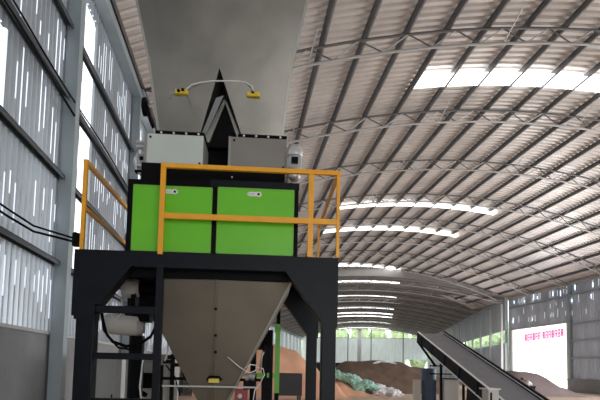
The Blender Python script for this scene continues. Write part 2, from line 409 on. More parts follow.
# ------------------------------------------------------------ the bagging machine
MO = Vector((-0.378, 6.038, 0)); MA = radians(-3.18)
def mthing(name, label, cat, group=None): return thing(name, label, cat, MO, MA, group)
pf = mthing('steel_platform', 'black steel platform on box legs with gussets, carrying the green machine', 'platform')
def leg(xa, xb, ya, yb, inward):
    mb = MB(); mb.box((xa, ya, 0), (xb, yb, 2.3)); return mb
for (xa, xb, ya, yb) in ((-1.545,-1.335,0,.18),(1.362,1.535,0,.18),(-1.545,-1.375,2.3,2.48),(1.362,1.532,2.3,2.48)):
    l = MB().box((xa, ya, 0), (xb, yb, 2.16)).build('leg', M['dark'], pf, bevel=.008)
    B((xa-.05, ya-.05, 0), (xb+.05, yb+.05, .02)).build('foot_plate', M['dark'], l)
for y0, y1 in ((-.005, .19), (2.295, 2.485)):
    MB().prism([(-1.6,2.95),(-.88,2.95),(-.88,2.77),(-.93,2.77),(-1.28,2.30),(-1.335,2.30),(-1.335,2.12),(-1.57,2.12),(-1.57,2.16),(-1.6,2.16)], y0, y1).build('gusset', M['dark'], pf)
    MB().prism([(1.55,2.95),(.86,2.95),(.86,2.77),(.90,2.77),(1.362,2.16),(1.362,2.10),(1.545,2.10),(1.55,2.16)], y0, y1).build('gusset', M['dark'], pf)
    B((-.9, y0+.005, 2.765), (.9, y1-.005, 2.95)).build('header_beam', M['dark'], pf)
B((-1.6, .19, 2.75), (-1.45, 2.295, 2.93)).build('side_beam', M['dark'], pf); B((1.40, .19, 2.75), (1.55, 2.295, 2.93)).build('side_beam', M['dark'], pf)
B((-1.0, .2, 2.68), (1.08, .3, 2.93)).build('inner_beam', M['dark2'], pf)
mb = MB(); mb.box((-1.45,.19,2.90),(-1.0,2.295,2.935)); mb.box((1.08,.19,2.90),(1.40,2.295,2.935)); mb.box((-1.0,1.75,2.90),(1.08,2.295,2.935)); mb.build('deck_plate', M['dark2'], pf)
lad = B((-.637, .0, 0), (-.556, .08, 2.77)).build('ladder_post', M['dark'], pf)
for z, t in ((2.255, .05), (1.70, .045), (1.17, .04), (.65, .04), (.2, .04)):
    B((-1.336, .02, z-t), (-.636, .09, z+t*.7)).build('ladder_rung', M['dark'], pf, bevel=.006)
# guard rail (bolted to the platform)
gr = MB().box((-.63,-.03,3.985),(1.56,.02,4.04)).build('guard_rail', M['orange'], pf, bevel=.004); gr['label'] = 'orange front guard rail'
B((-.63,-.03,2.92),(-.57,.02,3.985)).build('rail_post', M['orange'], gr, bevel=.004)
B((1.165,-.02,2.95),(1.23,.02,3.985)).build('rail_post', M['orange'], gr, bevel=.004)
B((1.515,-.025,2.95),(1.555,.02,3.985)).build('rail_post', M['orange'], gr, bevel=.004)
B((-.585,-.022,3.36),(1.515,.012,3.43)).build('middle_rail', M['orange'], gr, bevel=.004)
g2 = B((-1.555,0,4.0),(-1.505,2.4,4.05)).build('guard_rail', M['orange'], pf); g2['label'] = 'orange side guard rail by the wall'
for y in (0, 2.35): B((-1.55,y,2.93),(-1.505,y+.05,4.0)).build('rail_post', M['orange'], g2)
B((-1.545,.05,3.44),(-1.51,2.35,3.49)).build('middle_rail', M['orange'], g2)
g3 = B((1.515,.03,3.99),(1.555,2.4,4.04)).build('guard_rail', M['orange'], pf); g3['label'] = 'orange side guard rail on the right'
B((1.515,2.35,2.93),(1.55,2.4,3.99)).build('rail_post', M['orange'], g3)
# weighing cabinet
wc = mthing('weighing_machine', 'green and black weighing cabinet standing on the black steel platform', 'machine')
B((-1.063,.16,2.94),(1.054,1.7,3.895)).build('cabinet_body', M['dark2'], wc, bevel=.01)
B((-.95,.3,3.895),(.88,1.6,4.17)).build('upper_housing', M['dark2'], wc, bevel=.01)
B((-.05,.14,3.83),(1.06,.16,3.92)).build('cover_lip', M['dark'], wc)
def logo(par, x, z):
    b = MB()
    n = 20
    pts = [(x+.035*cos(t)+(.055 if cos(t) > 0 else -.055), z+.028*sin(t)) for t in [2*pi*i/n+.01 for i in range(n)]]
    b.prism(pts, .118, .128); o = b.build('logo_plate', M['white'], par)
    b = MB(); b.prism([(x+.05+.016*cos(t), z+.015*sin(t)) for t in [2*pi*i/12 for i in range(12)]], .113, .119); b.build('logo_eye', M['dark2'], o)
    b = MB(); b.prism([(x+.05+.034*cos(t), z+.034*sin(t)) for t in [2*pi*i/16 for i in range(16)]], .1165, .126); b.build('logo_ring', M['white'], o)
    b = MB()
    for u in (-.075, -.045, -.015): b.box((x+u, .115, z-.014), (x+u+.006, .119, z+.014)); b.box((x+u, .115, z-.003), (x+u+.018, .119, z+.003))
    b.build('logo_mark', M['greypaint'], o)
for x0, x1, z0, z1, lx in ((-.987,-.020,2.985,3.812,-.53),(.043,.999,2.985,3.825,.50)):
    d = B((x0, .13, z0), (x1, .16, z1)).build('door', M['green'], wc, bevel=.006)
    e = MB(); e.box((x0,.124,z0),(x1,.131,z0+.018)); e.box((x0,.124,z1-.018),(x1,.131,z1)); e.box((x0,.124,z0),(x0+.012,.131,z1)); e.box((x1-.012,.124,z0),(x1,.131,z1)); e.build('door_edge', M['greendk'], d)
    logo(d, lx, z1-.075)
for x0, x1, mt, lb, z1 in ((-.921,-.185,'boxL','weigher cover in a pale grey lit tone',4.575),(.150,.895,'boxR','weigher cover darkened to a brownish grey reflection',4.585)):
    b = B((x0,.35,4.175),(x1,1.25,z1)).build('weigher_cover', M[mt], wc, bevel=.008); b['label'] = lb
    B((x0-.012,.345,4.17),(x0+.02,.36,z1)).build('cover_edge', M['hoprim'], b)
    B((x0+.1,.42,z1),(x1,1.2,z1+.075)).build('gasket', M['dark2'], b)
    for k in range(4):
        cxx = x0+.18+k*.16; MB().tube([(cxx,.40,z1+.045),(cxx,.43,z1+.045)], .014, 8).build('bolt', M['white'], b)
    for cxx, zz in ((x0+.06, z1-.05), (x1-.04, 4.20)): MB().tube([(cxx,.335,zz),(cxx,.352,zz)], .014, 8).build('bolt', M['dark2'], b)
B((-.185,.86,4.17),(.15,1.2,4.7)).build('centre_housing', M['dark2'], wc)
for xx, zz in ((-.1,4.24),(-.02,4.26),(.06,4.25),(.09,4.2),(-.02,4.33),(-.1,4.32),(.2,4.02)): MB().tube([(xx,.845 if zz>4.18 else .285,zz),(xx,.87 if zz>4.18 else .31,zz)], .011, 8).build('bolt', M['yellow'] if zz > 4.1 else M['white'], wc)
# motors at the sides
def motor(x, y, z, r, h, par, lb):
    o = MB().tube([(x,y,z),(x,y,z+h*.08),(x,y,z+h*.1),(x,y,z+h*.5),(x,y,z+h*.52)], [r*.8,r,r*.92,r*.92,r*.92], 16).build('motor', M['silver'], par, False)
    o['label'] = lb
    f = MB()
    for k in range(10):
        a_ = 2*pi*k/10; f.bar((x+cos(a_)*r*.95, y+sin(a_)*r*.95, z+h*.12), (x+cos(a_)*r*.95, y+sin(a_)*r*.95, z+h*.5), .01, .02)
    f.build('cooling_fins', M['silver'], o)
    MB().tube([(x,y,z+h*.55),(x,y,z+h*.62),(x,y,z+h*.9),(x,y,z+h)], [r*1.02,r*1.08,r*1.05,r*.8], 16).build('fan_cowl', M['silver'], o, True)
    MB().tube([(x,y,z+h*.5),(x,y,z+h*.56)], [r*.7,r*.7], 12).build('gap_ring', M['dark2'], o)
    B((x-r*.5,y-r*1.35,z+h*.18),(x+r*.4,y-r*.8,z+h*.42)).build('terminal_box', M['dark2'], o)
    MB().tube([(x,y,z-h*.4),(x,y,z-h*.25),(x,y,z)], [r*.5,r*.9,r*.6], 12).build('gearbox', M['silver'], o, True)
motor(1.0, .30, 4.14, .095, .33, wc, 'silver motor right of the weigher covers')
motor(-1.04, .7, 4.30, .05, .2, wc, 'small silver motor left of the weigher covers')
# valve parts at the left
v = MB().tube([(-1.0,.55,4.1),(-1.07,.55,4.16),(-1.1,.55,4.28),(-1.06,.55,4.38)], .028, 8).build('air_hose', M['silver'], wc, True)
for z in (4.12,4.2,4.46,4.52): B((-1.09,.52,z),(-1.0,.6,z+.03)).build('valve_block', M['silver'] if z > 4.15 else M['dark2'], wc)
# feed hopper above: flared trough that splits into two chutes
fh = mthing('feed_hopper', 'large dull steel twin-chute feed hopper above the green machine', 'hopper')
zk = 5.57; yk = .46; zb = 4.66; zt = 7.3; yb = .71
def quadz(x0, x1, y0, y1, z): return [(x0,y0,z),(x1,y0,z),(x1,y1,z),(x0,y1,z)]
MB().hull4([(-.945,yk,zk),(.925,yk,zk),(.75,1.5,zk),(-.75,1.5,zk)], [(-1.30,-.02,zt),(1.31,-.02,zt),(.95,1.7,zt),(-.95,1.7,zt)]).build('upper_bin', M['hop'], fh)
MB().hull4([(-.83,yb,zb),(-.31,yb,zb),(-.29,1.4,zb),(-.7,1.4,zb)], [(-.945,yk,zk),(-.025,yk,zk),(-.025,1.5,zk),(-.75,1.5,zk)]).build('chute', M['hop'], fh)
MB().hull4([(.32,yb,zb),(.83,yb,zb),(.7,1.4,zb),(.30,1.4,zb)], [(-.025,yk,zk),(.925,yk,zk),(.75,1.5,zk),(-.025,1.5,zk)]).build('chute', M['hop'], fh)
# throat between the chutes: hollow's shade as black prism, reflections as pale flanges
MB().prism([(-.03,zk-.03),(-.33,zb-.02),(.34,zb-.02)], .85, .95).build('throat_plate', M['gloss'], fh)
MB().prism([(.02,5.28),(.05,5.26),(-.16,4.66),(-.25,4.66)], .72, .85).build('throat_flange', M['hoprim'], fh)
MB().prism([(.03,5.26),(.065,5.24),(.31,4.66),(.25,4.66)], .72, .85).build('throat_flange', M['hoprim'], fh)
MB().hull4([(-.305,yb+.002,zb),(-.25,yb+.01,zb),(-.25,yb+.06,zb),(-.305,yb+.06,zb)], [(-.07,yk+.12,5.22),(.03,yk+.12,5.26),(.03,yk+.16,5.26),(-.07,yk+.16,5.22)]).build('throat_flange', M['gloss'], fh)
MB().prism([(.035,5.22),(-.17,4.6),(.26,4.6)], .735, .84).build('throat_shade', M['dark2'], fh)
# edge flanges
for sx, xk, xt, xb in ((-1,-.945,-1.30,-.83),(1,.925,1.31,.83)):
    MB().bar((xk, yk, zk), (xt, -.02, zt), .03, .012, (0,1,0)).build('edge_flange', M['hoprim'], fh)
    MB().bar((xb, yb, zb), (xk, yk, zk), .03, .012, (0,1,0)).build('edge_flange', M['hoprim'], fh)
MB().hull4([(-1.33,-.05,zt-.02),(1.34,-.05,zt-.02),(.98,1.74,zt-.02),(-.98,1.74,zt-.02)],[(-1.33,-.05,zt+.03),(1.34,-.05,zt+.03),(.98,1.74,zt+.03),(-.98,1.74,zt+.03)]).build('top_rim', M['hoprim'], fh)
# side disc (inspection cover) at the left
MB().tube([(-1.04,.62,5.06),(-1.0,.62,5.06)], .12, 16).build('inspection_disc', M['dark2'], fh)
MB().prism([(-1.03,5.1),(-.98,5.1),(-.9,4.82),(-.93,4.80)], .55, .7).build('disc_bracket', M['dark2'], fh)
yf = lambda z: yk+(-.48)*(max(z, zk)-zk)/(zt-zk)
yk0 = yk; yk = .555
for x, z, dots in ((-.52,5.235,((-.035,.0),(.02,.015))),(.435,5.255,((-.01,.02),))):
    s = MB().box((x-.085,yk-.07,z-.032),(x+.085,yk,z+.032)).build('vibrator', M['yellow'], fh, bevel=.006); s['label'] = 'small yellow vibrator block'
    for dx, dz in dots: MB().tube([(x+dx,yk-.09,z+dz),(x+dx,yk-.07,z+dz)], .02, 10).build('plug', M['dark2'], s)
    for k in (-.05,.0,.05): B((x+k-.006,yk-.074,z-.03),(x+k+.006,yk-.07,z+.005)).build('rib', M['orange'], s)
cb = [(-.45,yk-.085,5.255),(-.38,yk-.09,5.32),(-.28,yk-.06,5.37),(-.12,yk-.05,5.41),(.05,yk-.05,5.42),(.22,yk-.05,5.43),(.33,yk-.06,5.41),(.41,yk-.08,5.35),(.43,yk-.09,5.275)]
MB().tube(cb, .010, 6).build('cable', M['white'], fh, True)
MB().tube([(-.45,yk-.02,5.2),(-.40,yk-.012,5.08),(-.36,yk-.012,4.97)], .005, 5).build('wire', M['hoprim'], fh)
# small smear marks of the bracket
B((-.68,yk-.012,5.16),(-.665,yk,5.30)).build('bracket', M['hoprim'], fh); B((-.66,yk-.012,5.22),(-.61,yk,5.26)).build('bracket', M['hoprim'], fh)
yk = yk0
# discharge hopper below
dh = mthing('discharge_hopper', 'brownish steel pyramid discharge hopper hanging between the platform legs', 'hopper')
hw = lambda z: .372+.512*(z-1.48)
zt2, zb2 = 2.72, .95
fy = lambda z: .30+(2.70-z)*.27
ML = .70
bot = [(-hw(zb2),fy(zb2),zb2),(.03,fy(zb2)-.02,zb2),(hw(zb2),fy(zb2),zb2),(hw(zb2),1.2,zb2),(-hw(zb2),1.2,zb2)]
mid = [(-ML,fy(2.12),2.12),(.03,fy(2.12)-.035,2.12),(hw(2.12),fy(2.12),2.12),(hw(2.12),1.5,2.12),(-ML,1.5,2.12)]
top = [(-ML,fy(zt2),zt2),(.05,fy(zt2)-.05,zt2),(hw(zt2),fy(zt2),zt2),(hw(zt2),1.7,zt2),(-ML,1.7,zt2)]
MB().poly(bot+mid+top, [(4,3,2,1,0),(10,11,12,13,14)]+[(i+k, (i+1) % 5+k, (i+1) % 5+k+5, i+k+5) for k in (0, 5) for i in range(5)]).build('cone', M['cone'], dh)
MB().bar((.03,fy(zb2)-.03,zb2), (.05,fy(zt2)-.06,zt2), .022, .02, (0,1,0)).build('seam', M['cone'], dh)
MB().bar((hw(zb2),fy(zb2),zb2), (hw(zt2),fy(zt2),zt2), .02, .015, (0,1,0)).build('edge_flange', M['hoprim'], dh)
for z in (2.32,1.99,1.78): MB().tube([(.045,fy(z)-.09,z),(.045,fy(z)-.04,z)], .018, 8).build('bolt', M['dark2'], dh)
s = B((-.04,fy(1.42)-.09,1.385),(.09,fy(1.42)-.03,1.435)).build('clamp', M['yellow'], dh); s['label'] = 'yellow clamp'
MB().tube([(-.06,fy(1.45)-.04,1.42),(-.03,fy(1.45)-.06,1.46),(.09,fy(1.45)-.06,1.46),(.12,fy(1.45)-.04,1.42)], .015, 6).build('clamp_hook', M['dark2'], dh)
# bagging spout assembly below
bs = mthing('bag_clamp_frame', 'black bag clamp frame with red valve and white cable loops under the brown hopper', 'machine frame')
B((-.62,.5,1.325),(.62,.53,1.345)).build('cross_rail', M['greypaint'], bs)
for x in (.52,.66,.74): B((x,.9,0),(x+.05,.96,1.9 if x > .6 else 1.5)).build('post', M['dark2'], bs)
B((-.75,.9,0),(-.70,.96,1.6)).build('post', M['dark2'], bs); B((-.6,.9,0),(-.55,.96,1.75)).build('post', M['dark2'], bs)
B((-.75,.9,1.4),(.79,.93,1.44)).build('cross_bar', M['dark2'], bs)
s = B((.30,.55,1.10),(.46,.75,1.30)).build('valve', M['red'], bs); s['label'] = 'dark red air valve'
MB().tube([(.37,.53,1.22),(.37,.55,1.22)], .03, 10).build('valve_knob', M['hoprim'], s)
MB().tube([(.2,.5,1.72),(.35,.48,1.60),(.48,.5,1.52),(.56,.55,1.55),(.58,.55,1.62),(.5,.5,1.63),(.42,.5,1.58)], .007, 6).build('cable', M['white'], bs, True)
MB().tube([(.56,.5,1.6),(.66,.5,1.58),(.68,.5,1.5),(.62,.5,1.38),(.56,.5,1.3),(.54,.5,1.15)], .007, 6).build('cable', M['white'], bs, True)
MB().tube([(.62,.5,1.55),(.64,.5,1.75),(.66,.5,1.8)], .013, 6).build('cable', M['hoprim'], bs, True)
MB().tube([(.42,.7,1.45),(.48,.7,1.48),(.55,.7,1.46)], .05, 12).build('air_cylinder', M['hoprim'], bs)
B((.40,.7,1.30),(.56,.85,1.42)).build('clamp_block', M['dark2'], bs)
for i,(x,z) in enumerate(((-.66,1.62),(-.55,1.58),(-.6,1.68))): B((x,.7,z),(x+.13,.78,z+.05)).build('valve_block', M['dark2'] , bs)
MB().tube([(-.66,.7,2.15),(-.62,.7,1.95),(-.5,.7,1.75),(-.42,.7,1.6),(-.36,.7,1.4)], .014, 6).build('air_hose', M['dark2'], bs, True)
MB().tube([(-.62,.7,2.1),(-.6,.7,1.8),(-.64,.7,1.65)], .01, 6).build('air_hose', M['white'], bs, True)
MB().tube([(-.62,.7,1.6),(-.5,.7,1.45),(-.42,.7,1.2)], .01, 6).build('air_hose', M['dark2'], bs, True)
# blower under the platform at the left
bl = mthing('dust_blower', 'cream and black blower with hoses hanging under the left side of the platform', 'blower')
MB().tube([(-1.58,1.15,2.17),(-1.5,1.15,2.17),(-1.48,1.15,2.17),(-1.11,1.15,2.15),(-1.08,1.15,2.15)], [.1,.15,.155,.155,.12], 16).build('casing', M['cream'], bl, True)
MB().tube([(-1.36,1.2,2.68),(-1.18,1.2,2.68),(-1.12,1.2,2.68)], [.14,.14,.1], 16).build('motor', M['cream'], bl, True)
MB().tube([(-1.12,1.2,2.68),(-.85,1.2,2.68)], .11, 14).build('motor_end', M['dark2'], bl, True)
B((-1.3,1.1,2.34),(-.75,1.35,2.42)).build('mounting_plate', M['dark2'], bl)
B((-1.22,1.1,2.42),(-1.16,1.3,2.75)).build('bracket', M['dark2'], bl); B((-.85,1.1,2.2),(-.78,1.3,2.76)).build('bracket', M['dark2'], bl)
B((-1.28,1.05,2.2),(-.95,1.3,2.34)).build('gear_housing', M['dark2'], bl)
B((-1.18,1.1,0),(-1.04,1.25,2.0)).build('support_post', M['dark2'], bl)
MB().tube([(-1.55,.9,2.3),(-1.5,.9,2.05),(-1.38,.9,1.9),(-1.2,.9,1.84),(-1.02,.9,1.88),(-.88,.9,1.98),(-.8,.9,2.15),(-.78,.9,2.28)], .022, 8).build('hose', M['dark2'], bl, True)
MB().tube([(-1.52,.9,2.2),(-1.46,.9,1.98),(-1.3,.9,1.82),(-1.15,.9,1.80)], .014, 8).build('hose', M['dark2'], bl, True)
MB().tube([(-1.5,1.0,2.6),(-1.47,1.0,2.3),(-1.4,1.0,2.2),(-1.3,1.0,2.3),(-1.32,1.0,2.5)], .015, 8).build('hose', M['white'], bl, True)
MB().tube([(-.95,1.0,1.9),(-1.0,1.0,1.6),(-1.02,1.0,1.3),(-.98,1.0,1.0)], .013, 8).build('hose', M['white'], bl, True)
B((-.88,1.0,2.2),(-.76,1.1,2.3)).build('limit_switch', M['dark2'], bl)
# control cabinets seen between the legs
cc = thing('control_cabinet', 'tall pale grey cabinet behind the ladder, beside the left wall', 'cabinet', (-2.42, 9.5, 0), MA)
B((-.32,-.02,.06),(.30,.5,1.76)).build('body', M['greypaint'], cc, bevel=.01); B((-.31,-.04,.12),(.19,-.02,1.72)).build('door', M['greypaint'], cc, bevel=.006); B((-.32,0,0),(.3,.5,.06)).build('plinth', M['dark2'], cc)
B((.14,-.06,.9),(.16,-.04,1.05)).build('handle', M['dark2'], cc)
c2 = thing('control_cabinet', 'light grey cabinet with black screen behind the inner ladder post', 'cabinet', (-1.52, 8.9, 0), MA)
B((-.42,0,0),(.42,.45,1.78)).build('body', M['greypaint'], c2, bevel=.01); B((-.34,-.02,.95),(.30,0,1.62)).build('door', M['cream'], c2, bevel=.006)
B((-.13,-.12,1.2),(.16,-.02,1.46)).build('screen', M['dark2'], c2); MB().tube([(-.1,-.1,1.12),(-.02,-.12,1.08)], .04, 10).build('switch', M['dark2'], c2)
B((.36,-.03,.9),(.48,.0,1.3)).build('notice', M['white'], c2)
# sewing stand behind the hopper
ss = mthing('sewing_stand', 'lime green and black upright stand behind the right side of the hopper', 'stand')
B((.84,2.62,1.16),(.925,2.7,2.35)).build('post', M['lime'], ss); B((.845,2.625,0),(.92,2.695,1.16)).build('post_foot', M['dark2'], ss)
B((.83,2.6,2.2),(.93,2.72,2.33)).build('collar', M['lime'], ss)
B((.855,2.64,2.35),(.92,2.7,2.7)).build('post_head', M['dark2'], ss)
B((.44,2.63,1.42),(.84,2.69,1.50)).build('cross_arm', M['lime'], ss)
B((.62,2.7,0),(.76,2.8,2.2)).build('column', M['dark2'], ss); B((.42,2.7,0),(.52,2.8,1.9)).build('column', M['dark2'], ss); B((.42,2.7,1.9),(.80,2.8,2.25)).build('head_box', M['dark2'], ss)

# ------------------------------------------------------------ left wall fittings
kn = thing('cable_clamp', 'small black clamp gathering two cables at the orange rail post', 'clamp', (-1.98, 6.2, 3.08))
B((-.05,-.03,-.08),(.05,.06,.08)).build('body', M['dark2'], kn, bevel=.01); MB().tube([(0,-.03,.05),(0,-.07,.05)], .03, 10).build('knob', M['dark2'], kn)
tag(MB().tube([(-3.1,5.6,3.62),(-3.0,6.7,3.55),(-2.6,6.5,3.30),(-2.02,6.22,3.10)], .014, 6).build('power_cable', M['dark2'], None, True), 'upper of two black cables crossing to the orange rail post', 'cable')
tag(MB().tube([(-3.1,5.6,3.53),(-3.0,6.7,3.46),(-2.6,6.5,3.23),(-2.02,6.22,3.06)], .016, 6).build('power_cable', M['dark2'], None, True), 'lower of two black cables crossing to the orange rail post', 'cable')
tag(MB().tube([(XL+.27,y,6.03+.05*sin(y*1.2)) for y in [5+.5*i for i in range(18)]], .022, 5).build('power_cable', M['dark2'], None, True), 'lower dark cable strung lengthwise along the left corrugated wall', 'cable')
tag(MB().tube([(XL+.27,y,6.24+.03*sin(y*1.2+1)) for y in [5+.5*i for i in range(18)]], .015, 5).build('power_cable', M['dark2'], None, True), 'upper thin cable strung lengthwise along the left corrugated wall', 'cable')

# ------------------------------------------------------------ inclined conveyor
d = Vector((0.093, 0.959, 0.269)).normalized(); T1 = Vector((4.77, 12.99, 2.63)); c = d.cross(Vector((0, 0, 1))).normalized(); nrm = c.cross(d).normalized()
cv = thing('belt_conveyor', 'dark inclined belt conveyor with bright steel edges rising towards the far hall', 'conveyor', T1-d*9.2)
R0 = T1-d*9.2
def cp(a, b, h): return (d*a)+c*b+nrm*h     # along, across, up
LNG = 9.2
def slab(a0, a1, b0, b1, h0, h1): return MB().hull4([cp(a0,b0,h0),cp(a0,b1,h0),cp(a1,b1,h0),cp(a1,b0,h0)], [cp(a0,b0,h1),cp(a0,b1,h1),cp(a1,b1,h1),cp(a1,b0,h1)])
slab(0,LNG-.1,.04,.66,-.03,-.015).build('belt', M['belt'], cv)
slab(0,LNG-.1,.04,.66,-.24,-.225).build('return_belt', M['belt'], cv)
for b0, b1, nmm in ((-.02,.02,'near'),(.68,.72,'far')):
    s = slab(0,LNG,b0,b1,-.25,-.0).build('side_plate', M['navy'], cv)
    slab(0,LNG,b0-.004,b1-.004,0,.018).build('edge_strip', M['rail'], s)
    slab(.2,LNG-1.1,b0-.012,b1+.012,-.275,-.25).build('bottom_strip', M['rail'], s)
    slab(0,LNG,b0+.0,b1-.0,.022,.05).build('seal_strip', M['dark2'], s) if nmm == 'far' else None
for a_ in (.15, LNG-.15):
    MB().tube([R*1 for R in (cp(a_,.03,-.13), cp(a_,.67,-.13))], .095, 14).build('drum', M['navy'], cv, True)
for k in range(8):
    a_ = 1+k; MB().tube([cp(a_,.03,-.10), cp(a_,.67,-.10)], .04, 8).build('roller', M['chord'], cv, True)
for k in range(9):
    a_ = .7+k; s = slab(a_,a_+.05,-.035,-.02,-.25,0).build('side_rib', M['navy'], cv)
P = lambda v: v-R0
MB().bar(P(T1+nrm*-.25), P(Vector((5.0,12.35,1.72))), .04, .05).build('strut', M['dark2'], cv)
MB().bar(P(T1+nrm*-.25+c*.7), P(Vector((5.55,12.35,1.72))), .04, .05).build('strut', M['dark2'], cv)
for x in (5.02, 5.6): MB().bar(P(Vector((x,12.0,0))), P(Vector((x-.02,12.0,2.0))), .05, .05).build('support_leg', M['dark2'], cv)
slab(.3,5.4,.05,.65,-.62,-.275).build('chassis_pan', M['navy'], cv)
for z in (1.52, 1.72): MB().bar(P(Vector((4.75,12.1,z))), P(Vector((5.75,12.1,z))), .03, .03).build('cross_bar', M['dark2'], cv)
for x in (4.55, 5.05): MB().bar(P(Vector((x,8.0,0))), P(Vector((x,8.0,1.0))), .06, .06).build('support_leg', M['dark2'], cv)
dr = thing('steel_drum', 'tall blue-grey steel drum standing left of the conveyor leg', 'drum', (5.0, 12.8, 0))
MB().tube([(0,0,0),(0,0,.02),(0,0,1.64),(0,0,1.66)], [.17,.19,.19,.17], 24).build('shell', M['blue'], dr)
for z in (.5, 1.1): MB().tube([(0,0,z-.015),(0,0,z),(0,0,z+.015)], [.19,.197,.19], 24).build('rolling_hoop', M['blue'], dr)
MB().tube([(.05,0,1.66),(.05,0,1.72)], .03, 10).build('cap', M['white'], dr)
B((-.42,-.1,.0),(-.26,.05,1.35)).build('side_pipe', M['cream'], dr)
cb2 = thing('pump_cabinet', 'light grey box cabinet between the blue drum and the conveyor underside', 'cabinet', (5.5, 12.5, 0))
B((-.20,0,.05),(.20,.35,1.38)).build('body', M['cream'], cb2, bevel=.01); B((-.2,0,0),(.2,.35,.05)).build('plinth', M['dark2'], cb2)
for k in range(3): B((-.13+k*.12,.1,1.38),(-.12+k*.12,.11,1.62)).build('wire_guard', M['chord'], cb2)
B((-.16,.1,1.61),(.16,.11,1.63)).build('guard_rail', M['chord'], cb2)
B((-.24,-.03,1.38),(.24,0,1.41)).build('lid_edge', M['dark2'], cb2)
gb = thing('gearbox_motor', 'dark motor and gearbox under the conveyor beside the light cabinet', 'motor', (5.75, 12.0, 0))
MB().tube([(.0,0,1.10),(.35,0,1.10)], .16, 14).build('motor_body', M['navy'], gb, True); B((.05,-.1,0),(.3,.1,1.0)).build('stand', M['dark2'], gb); MB().bar((0,-.1,1.4),(.3,-.1,1.1), .03,.03).build('guard', M['rail'], gb)
sb = thing('switch_box', 'small pale grey switch box on the near side of the conveyor', 'box', (3.68, 6.95, 0))
B((-.06,0,0),(.10,.2,1.34)).build('body', M['cream'], sb, bevel=.006); B((-.09,-.03,1.34),(.12,.23,1.36)).build('lid', M['white'], sb); B((-.035,-.012,.5),(-.01,0,1.3)).build('slot', M['dark2'], sb)

# ------------------------------------------------------------ heaps
def heap(name, x, y, rx, ry, prof, mt, label, seed=0, n=56, amp=.12, rot=0):
    """height field: prof is a list of (u, height) along the local x axis"""
    def H(u):
        for (a0, h0), (a1, h1) in zip(prof, prof[1:]):
            if a0 <= u <= a1:
                t = (u-a0)/(a1-a0); t = t*t*(3-2*t); return h0+(h1-h0)*t
        return 0
    vs = []; fs = []
    for j in range(n+1):
        for i in range(n+1):
            u = -1+2*i/n; v_ = -1+2*j/n
            h = H(u)*max(0, cos(v_*pi/2))**.8
            h += amp*noise.noise(Vector((u*rx*.6, v_*ry*.6, seed)))*min(1, h*2)
            vs.append((u*rx, v_*ry, max(-.02, h)))
    for j in range(n):
        for i in range(n): fs.append((j*(n+1)+i, j*(n+1)+i+1, (j+1)*(n+1)+i+1, (j+1)*(n+1)+i))
    m0 = len(vs); vs += [(-rx,-ry,-.03),(rx,-ry,-.03),(rx,ry,-.03),(-rx,ry,-.03)]; fs.append((m0+3,m0+2,m0+1,m0))
    o = MB().poly(vs, fs).build(name, mt, None, True); o.location = (x, y, 0); o.rotation_euler = (0, 0, rot)
    return tag(o, label, 'heap', kind='stuff')
heap('compost_heap', 10.6, 36.4, 4.4, 3.6, [(-1,.3),(-.86,1.6),(-.62,2.15),(0,2.25),(.28,2.2),(.55,1.85),(.8,1.75),(1,0)], M['brown'], 'broad dark brown compost heap on the floor before the far windows', 2)
heap('grain_heap', 1.9, 30.5, 4.3, 4.0, [(-1,1.6),(-.4,3.1),(.0,3.0),(.3,2.6),(.55,1.9),(.8,1.0),(1,0)], M['tan'], 'tall orange-brown heap seen between the black platform legs', 5, amp=.3)
heap('low_heap', 7.2, 30.5, 1.9, 1.6, [(-1,1.0),(-.6,.9),(-.1,.5),(.5,.1),(1,0)], M['tan'], 'low orange spill beside the green sacks', 8)
heap('gravel_heap', 20.9, 34.8, 3.3, 3.0, [(-1,0),(-.7,1.2),(-.3,1.75),(0,1.65),(.25,1.5),(.6,.75),(1,0)], M['crack'], 'mauve grey gravel heap in front of the white doorway', 13)
# sacks
import bmesh
def sack(seed):
    bm = bmesh.new(); bmesh.ops.create_icosphere(bm, subdivisions=4, radius=1)
    for v in bm.verts:
        q = v.co.copy(); dd = 1+.45*noise.noise(q*1.6+Vector((seed*9, 0, 0)))+.22*noise.noise(q*4+Vector((0, seed*5, 0)))
        v.co = Vector((q.x*.42*dd, q.y*.34*dd, q.z*.22*dd))
    me = bpy.data.meshes.new('sack'); bm.to_mesh(me); bm.free(); return me
sm = []
for k in range(8):
    me = sack(k); me.materials.append(M['sackW'] if k > 4 else M['sackG'])
    for p in me.polygons: p.use_smooth = False
    sm.append(me)
random.seed(21)
for i in range(34):
    t = i/33; x = 5.6+t*3.9+random.uniform(-.2, .2); y = 30.0+random.uniform(-.5, .7); 
    top = max(.15, 1.3*(1-t)**.8)
    z = random.uniform(.2, 1)*top if i % 3 else top
    wht = t > .72 or random.random() < .08
    o = bpy.data.objects.new('woven_sack', sm[random.choice([5,6,7]) if wht else random.choice([0,1,2,3,4])]); COL.objects.link(o)
    o.location = (x, y, z); o.rotation_euler = (random.uniform(-.5,.5), random.uniform(-.5,.5), random.uniform(0, 6)); s_ = random.uniform(.8, 1.15); o.scale = (s_, s_, s_*1.1)
    tag(o, 'crumpled white woven sack in the loose pile before the brown heap' if wht else 'crumpled pale green woven sack in the loose pile before the brown heap', 'sack', 'white sacks in the pile' if wht else 'green sacks in the pile')
ps = MB().tube([(9.3+.28*i, 34.2+.05*(i % 3), 2.02+.16*sin(pi*i/6)) for i in range(7)], [.03,.09,.06,.10,.07,.08,.03], 6).build('plastic_sheet', M['sackW'])
tag(ps, 'small strip of white plastic lying on top of the brown compost heap', 'plastic sheet')
bn = thing('steel_bin', 'dark square bin standing before the orange heap, between the platform legs', 'bin', (2.4, 24.2, 0))
